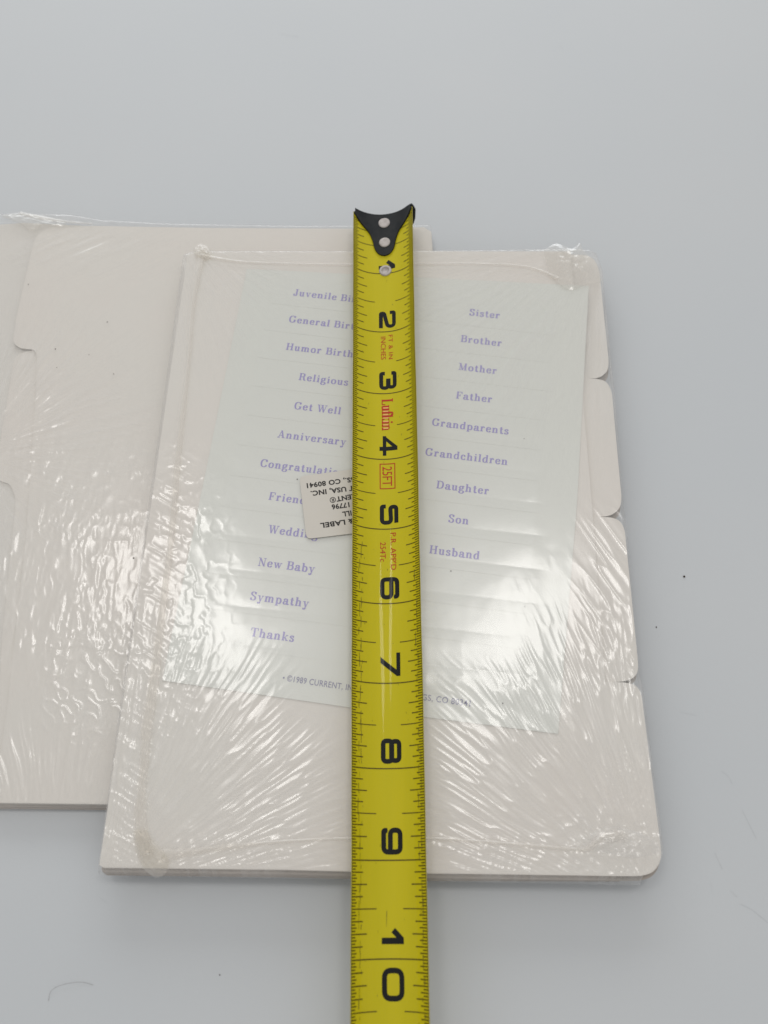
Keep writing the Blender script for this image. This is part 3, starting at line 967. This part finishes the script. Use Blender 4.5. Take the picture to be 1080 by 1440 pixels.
S0, S1, NT = -.005, 12.6, 48
ns = 260
vs, fs = [], []
for lay, lift in ((0, 0.0), (1, -.00016)):
    for i in range(ns + 1):
        s = S0 + (S1 - S0) * i / ns
        for k in range(NT + 1):
            vs.append(blade(s, -HALF + 2 * HALF * k / NT, lift))
N1 = (ns + 1) * (NT + 1)
for i in range(ns):
    for k in range(NT):
        a = i * (NT + 1) + k
        fs.append((a, a + NT + 1, a + NT + 2, a + 1))
top_n = len(fs)
for i in range(ns):
    for k in range(NT):
        a = N1 + i * (NT + 1) + k
        fs.append((a, a + 1, a + NT + 2, a + NT + 1))
for i in range(ns):
    a, b = i * (NT + 1), (i + 1) * (NT + 1)
    fs.append((a, a + N1, b + N1, b))
    a, b = a + NT, b + NT
    fs.append((a, b, b + N1, a + N1))
me = mesh('blade', vs, fs, True)
me.materials.append(M['yellow'])
me.materials.append(M['back_steel'])
me.polygons.foreach_set('material_index', [0] * top_n + [1] * (len(fs) - top_n))
o_blade = link('blade', me, None, tape)
# normals must face the viewer
if me.polygons[10 * NT + NT // 2].normal.z < 0:
    me.flip_normals()

LIFT = .00006


def cut_strips(V, F, lo, hi, step=.022):
    """cut flat (s,t) triangles along t so they bend with the blade"""
    bm = bmesh.new()
    bv = [bm.verts.new((v[0], v[1], 0)) for v in V]
    for f in F:
        try:
            bm.faces.new([bv[i] for i in f])
        except ValueError:
            pass
    t = math.ceil(lo / step) * step
    while t < hi:
        bmesh.ops.bisect_plane(bm, geom=bm.verts[:] + bm.edges[:] + bm.faces[:], plane_co=(0, t, 0), plane_no=(0, 1, 0))
        t += step
    bm.verts.index_update()
    V2 = [(v.co.x, v.co.y) for v in bm.verts]
    F2 = [tuple(v.index for v in f.verts) for f in bm.faces]
    bm.free()
    return V2, F2


def on_blade(name, V, F, m, parent, lift=LIFT, cut=True):
    """V in (s,t) inches"""
    if cut:
        ts = [v[1] for v in V]
        V, F = cut_strips(V, F, min(ts), max(ts))
    me = mesh(name, [blade(a, b, lift) for a, b in V], F)
    if len(me.polygons) and sum(p.normal.z * p.area for p in me.polygons) < 0:
        me.flip_normals()
    return link(name, me, m, parent)


def blade_text(name, V, F, s0, t0, kx, ky, m, lift=LIFT):
    """text reads away from the hook, its top toward the right edge"""
    return on_blade(name, [(s0 + v[0] * kx, t0 + v[1] * ky) for v in V], F, m, tape, lift)


# big inch numerals
DIG = {str(i): digit(str(i)) for i in range(10)}
for n in range(1, 13):
    chars = str(n)
    if n < 10:
        sp = [(n - (.345 if n != 7 else .372), chars)]
    else:
        sp = [(n - .36, chars[0]), (n + .085, chars[1])]
    for s0, ch in sp:
        V, F = DIG[ch]
        kx = .243
        off = -.02 if n < 10 else 0
        if n == 1:
            s0 += .058
        blade_text('numeral', V, F, s0, -.088, kx, .245, M['digit'])

# graduations
tv, tf = [], []


def tick(s, t0, t1, w):
    n = max(1, int(abs(t1 - t0) / .025))
    for k in range(n + 1):
        t = t0 + (t1 - t0) * k / n
        tv.append(blade(s - w / 2, t, LIFT))
        tv.append(blade(s + w / 2, t, LIFT))
    b = len(tv) - 2 * (n + 1)
    for k in range(n):
        q = (b + 2 * k, b + 2 * k + 1, b + 2 * k + 3, b + 2 * k + 2)
        tf.append(q if t1 > t0 else q[::-1])


E = HALF - .004
for i in range(3, int(12.4 * 32)):
    s = i / 32
    w = .012
    if i % 32 == 0:
        wear = rng.random() < .75
        tick(s, -E, E, .013)
        continue
    if i % 16 == 0:
        tick(s, -E, -.145, .0105)
        tick(s, E, .155, .0105)
    elif i % 8 == 0:
        tick(s, -E, -.262, w)
        tick(s, E, .262, w)
    elif i % 4 == 0:
        tick(s, -E, -.315, w)
        tick(s, E, .305, w)
    elif i % 2 == 0:
        tick(s, -E, -.405, w)
        tick(s, E, .365, w)
    else:
        tick(s, -E, -.425, w)
        tick(s, E, .41, w)
gm = mesh('graduation_marks', tv, tf)
if sum(p.normal.z * p.area for p in gm.polygons) < 0:
    gm.flip_normals()
g = link('graduation_marks', gm, M['tick'], tape)
g['kind'] = 'stuff'
# printed border lines down both rims
for t0, t1 in ((-.4985, -.488), (.488, .4985)):
    vv, ff = [], []
    for i in range(ns + 1):
        s = S0 + (S1 - S0) * i / ns
        vv += [blade(s, t0, LIFT * .7), blade(s, t1, LIFT * .7)]
    ff = [(2 * i, 2 * i + 1, 2 * i + 3, 2 * i + 2) for i in range(ns)]
    bm_ = mesh('border_line', vv, ff)
    if bm_.polygons[5].normal.z < 0:
        bm_.flip_normals()
    link('border_line', bm_, M['tick'], tape)


def fit_text(V, F, w, s0, s1, t0, ht, m, name='lettering', lift=LIFT):
    return blade_text(name, V, F, s0, t0, (s1 - s0) / w, ht, m, lift)


# small red lettering
V, F, w = sans_text('FT & IN', 0.0, 1.1)
fit_text(V, F, w, 2.06, 2.455, .048, .062, M['red'])
V, F, w = sans_text('INCHES', 0.0, 1.0)
fit_text(V, F, w, 2.08, 2.455, -.062, .072, M['red'])
V, F, w = serif_text('Lufkin', -.03)
fit_text(V, F, w, 3.08, 3.575, -.055, .155, M['red'])
# lighter hearts of the outlined red letters
hv, hf = [], []
for k in range(7):
    s0 = 3.215 + k * .052
    b = len(hv)
    hv += [(s0, -.035), (s0 + .020, -.035), (s0 + .020, .035), (s0, .035)]
    hf.append((b, b + 1, b + 2, b + 3))
on_blade('lettering', hv, hf, M['orange'], tape, LIFT * 1.8)
V, F, w = sans_text('25FT', 0.0, .95)
fit_text(V, F, w, 4.11, 4.39, -.050, .135, M['red'])
bx0, bx1, by0, by1, bw = 4.065, 4.435, -.088, .122, .012
for a0, a1, b0, b1 in ((bx0, bx1, by0, by0 + bw), (bx0, bx1, by1 - bw, by1), (bx0, bx0 + bw, by0 + bw, by1 - bw), (bx1 - bw, bx1, by0 + bw, by1 - bw)):
    on_blade('lettering_frame', [(a0, b0), (a1, b0), (a1, b1), (a0, b1)], [(0, 1, 2, 3)], M['red'], tape)
V, F, w = sans_text("P.R. APP'D", 0.0, 1.0)
fit_text(V, F, w, 5.055, 5.56, .050, .075, M['red'])
V, F, w = sans_text('254Tc', 0.0, 1.0)
fit_text(V, F, w, 5.18, 5.445, -.085, .075, M['red'])

# scuffed print: short dark worn strokes along both rims
sv, sf = [], []


def scuff(s, t, ln, w, drift):
    n = max(2, int(ln / .05))
    b = len(sv)
    tt = t
    for k in range(n + 1):
        q = s + ln * k / n
        tt += rng.uniform(-drift, drift)
        ww = w * rng.uniform(.4, 1.2)
        sv.append(blade(q, tt - ww / 2, LIFT * 1.4))
        sv.append(blade(q, tt + ww / 2, LIFT * 1.4))
    for k in range(n):
        sf.append((b + 2 * k, b + 2 * k + 1, b + 2 * k + 3, b + 2 * k + 2))


s = 5.2
while s < 11:
    scuff(s, rng.choice([-.335, -.352, -.375]) + rng.uniform(-.006, .006), rng.uniform(.03, .18), rng.uniform(.004, .008), .007)
    s += rng.uniform(.05, .17)
s = 5.6
while s < 11:
    scuff(s, rng.choice([.385, .41, .43]) + rng.uniform(-.01, .01), rng.uniform(.03, .2), rng.uniform(.004, .010), .006)
    s += rng.uniform(.06, .22)
for k in range(46):
    scuff(rng.uniform(1, 11), rng.uniform(-.4, .4), rng.uniform(.008, .03), rng.uniform(.003, .006), .004)
scuff(9.52, -.03, .16, .005, .006)
sm = mesh('scuff_marks', sv, sf)
if sum(p.normal.z * p.area for p in sm.polygons) < 0:
    sm.flip_normals()
g = link('scuff_marks', sm, M['scuff'], tape)
g['kind'] = 'stuff'

# hook: enamelled plate in the hollow of the blade, flange bent down past the end
prof = [(-.03, .470), (0.0, .492), (.03, .490), (.07, .455), (.13, .40), (.19, .335), (.25, .27), (.31, .225), (.38, .195), (.46, .172), (.53, .158), (.59, .138), (.64, .105), (.67, .070), (.685, .03), (.69, .004)]
NP = 24


def plate(name, lift0, lift1, m, parent, prof):
    vs, fs = [], []
    P = catmull(prof, 3)
    for lift in (lift1, lift0):
        for s, hw in P:
            for k in range(NP + 1):
                vs.append(blade(s, hw * (2 * k / NP - 1), lift))
    n = len(P)
    O = n * (NP + 1)
    for i in range(n - 1):
        for k in range(NP):
            a = i * (NP + 1) + k
            fs.append((a, a + NP + 1, a + NP + 2, a + 1))
            fs.append((O + a, O + a + 1, O + a + NP + 2, O + a + NP + 1))
        for a, b in ((i * (NP + 1), (i + 1) * (NP + 1)), (i * (NP + 1) + NP, (i + 1) * (NP + 1) + NP)):
            fs.append((a, a + O, b + O, b))
    for k in range(NP):
        fs.append((k, k + 1, O + k + 1, O + k))
    bm = bmesh.new()
    bvs = [bm.verts.new(v) for v in vs]
    for f in fs:
        bm.faces.new([bvs[i] for i in f])
    bmesh.ops.recalc_face_normals(bm, faces=bm.faces)
    me = bpy.data.meshes.new(name)
    bm.to_mesh(me)
    bm.free()
    o = link(name, me, m, parent)
    return o


hook = plate('hook', .00004, .00065, M['hook'], tape, prof)
# flange
vs = []
xs = [(-.46 + 1.06 * k / 20) for k in range(21)]
up = Vector((0, 0, 1))
for s_off in (-.030, -.058):
    for x in xs:
        tt = max(-.495, min(.495, math.asin(max(-.999, min(.999, x / RAD))) * RAD))
        top = blade(s_off, tt, .00066)
        if x > .40:
            top = top + ndir * ((x - .40) * .42 * IN) - Vector((0, 0, (x - .40) ** 2 * 3.2 * IN))
        rr = .17
        dx = min(x + .46, .60 - x)
        bot = -.20 + (rr - math.sqrt(max(0, rr * rr - (rr - min(dx, rr)) ** 2)))
        vs.append(top)
        vs.append(Vector((top.x, top.y, ZB + bot * IN)))
nx = len(xs)
fs = []
for k in range(nx - 1):
    a = 2 * k
    fs += [(a, a + 2, a + 3, a + 1), (2 * nx + a, 2 * nx + a + 1, 2 * nx + a + 3, 2 * nx + a + 2),
           (a, 2 * nx + a, 2 * nx + a + 2, a + 2), (a + 1, a + 3, 2 * nx + a + 3, 2 * nx + a + 1)]
fs += [(0, 1, 2 * nx + 1, 2 * nx), (2 * nx - 2, 4 * nx - 2, 4 * nx - 1, 2 * nx - 1)]
link('flange', mesh('flange', vs, fs), M['hook'], hook)


def stud(name, s, t, r, h, m, parent, hole=0.0, lift=.00065):
    c = blade(s, t, lift)
    u = (blade(s + .01, t) - blade(s - .01, t)).normalized()
    v = (blade(s, t + .01) - blade(s, t - .01)).normalized()
    n = v.cross(u)
    if n.z < 0:
        n = -n
    prof_ = [(r, -.0002), (r * 1.0, h * .45), (r * .90, h * .85), (r * .68, h), (hole if hole else .3 * r, h * (1.0 if not hole else .9))]
    if hole:
        prof_ += [(hole * .86, h * .4), (hole * .82, .00008)]
    N = 28
    vs = []
    for rr, hh in prof_:
        for k in range(N):
            a = 2 * math.pi * k / N
            vs.append(c + u * (rr * math.cos(a)) + v * (rr * math.sin(a)) + n * hh)
    fs = []
    for i in range(len(prof_) - 1):
        for k in range(N):
            a, b = i * N + k, i * N + (k + 1) % N
            fs.append((a, b, b + N, a + N))
    fs.append(tuple((len(prof_) - 1) * N + k for k in range(N)))
    bm = bmesh.new()
    bv = [bm.verts.new(x) for x in vs]
    for f in fs:
        bm.faces.new([bv[i] for i in f])
    bmesh.ops.recalc_face_normals(bm, faces=bm.faces)
    me = bpy.data.meshes.new(name)
    bm.to_mesh(me)
    bm.free()
    me.polygons.foreach_set('use_smooth', [True] * len(me.polygons))
    return link(name, me, m, parent)


stud('rivet', .105, .0, .088 * IN, .0004, M['rivet'], hook)
stud('rivet', .462, .005, .084 * IN, .0004, M['rivet'], hook)
stud('eyelet', .952, .01, .092 * IN, .0005, M['rivet'], tape, .058 * IN, .00005)

# ------------------------------------------------------------------ faint rubs in the table paint
M['rub'] = mat('rubbed_paint', (.505, .518, .528), .7, .2)
rv, rf = [], []
for path in ([(1014, 1084), (1024, 1092), (1030, 1103)], [(1043, 1138), (1052, 1156), (1064, 1180)], [(1005, 1199), (1011, 1212), (1016, 1223)],
             [(999, 1240), (1001, 1254)], [(1027, 1252), (1037, 1262)], [(1040, 1271), (1058, 1280), (1080, 1298)], [(955, 1001), (979, 1006)],
             [(30, 1180), (48, 1186)], [(395, 48), (420, 52)], [(786, 62), (792, 71)], [(140, 1262), (150, 1270)]):
    P = catmull([tuple(at(x, y, 0).to_2d()) for x, y in path], 5) if len(path) > 2 else [tuple(at(x, y, 0).to_2d()) for x, y in path]
    b = len(rv)
    for i, p in enumerate(P):
        a, c = P[max(i - 1, 0)], P[min(i + 1, len(P) - 1)]
        t = Vector((c[0] - a[0], c[1] - a[1])).normalized()
        w = rng.uniform(.00005, .00018) * (.3 if i in (0, len(P) - 1) else 1)
        rv += [(p[0] - t.y * w, p[1] + t.x * w, .00003), (p[0] + t.y * w, p[1] - t.x * w, .00003)]
    rf += [(b + 2 * i, b + 2 * i + 1, b + 2 * i + 3, b + 2 * i + 2) for i in range(len(P) - 1)]
rub = link('rub_marks', mesh('rub_marks', rv, rf), M['rub'], TABLE)
rub['kind'] = 'stuff'

# ------------------------------------------------------------------ bits on the table
def hair(name, label, pts, r, m):
    P = catmull([tuple(at(x, y, 0).to_2d()) for x, y in pts], 8)
    vs, fs = [], []
    for i, p in enumerate(P):
        a, b = P[max(i - 1, 0)], P[min(i + 1, len(P) - 1)]
        t = Vector((b[0] - a[0], b[1] - a[1], 0)).normalized()
        nn = Vector((-t.y, t.x, 0))
        h = r * 1.2 + .0006 * math.sin(math.pi * i / (len(P) - 1))
        for k in range(5):
            q = 2 * math.pi * k / 5
            vs.append(Vector((p[0], p[1], h)) + nn * r * math.cos(q) + Vector((0, 0, 1)) * r * math.sin(q))
    for i in range(len(P) - 1):
        for k in range(5):
            fs.append((i * 5 + k, i * 5 + (k + 1) % 5, (i + 1) * 5 + (k + 1) % 5, (i + 1) * 5 + k))
    o = link(name, mesh(name, vs, fs, True), m)
    o['label'], o['category'] = label, 'hair'
    return o


hair('stray_hair', 'fine dark curved hair on the white table near the lower left corner', [(68, 1408), (72, 1394), (84, 1386), (100, 1382), (116, 1381), (131, 1385)], .000035, M['hairm'])


def crumb(label, x, y, r, m):
    bm = bmesh.new()
    bmesh.ops.create_icosphere(bm, subdivisions=2, radius=r)
    for v in bm.verts:
        v.co *= rng.uniform(.7, 1.2)
        v.co.z = v.co.z * .6 + r * .5
    me = bpy.data.meshes.new('crumb')
    bm.to_mesh(me)
    bm.free()
    o = link('crumb', me, m)
    o.location = at(x, y, 0)
    o['label'], o['category'], o['group'] = label, 'crumb', 'crumbs of dirt on the table'


crumb('tiny brown crumb on white table, right of the packet, the larger one', 962, 811, .00035, M['dirt'])
crumb('minute dark speck on white table beside the third tab', 923, 882, .00022, M['dirt'])
crumb('minute dark speck on white table below the packet, left of the tape', 309, 1371, .00018, M['dirt'])

SC.cycles.transparent_max_bounces = 16
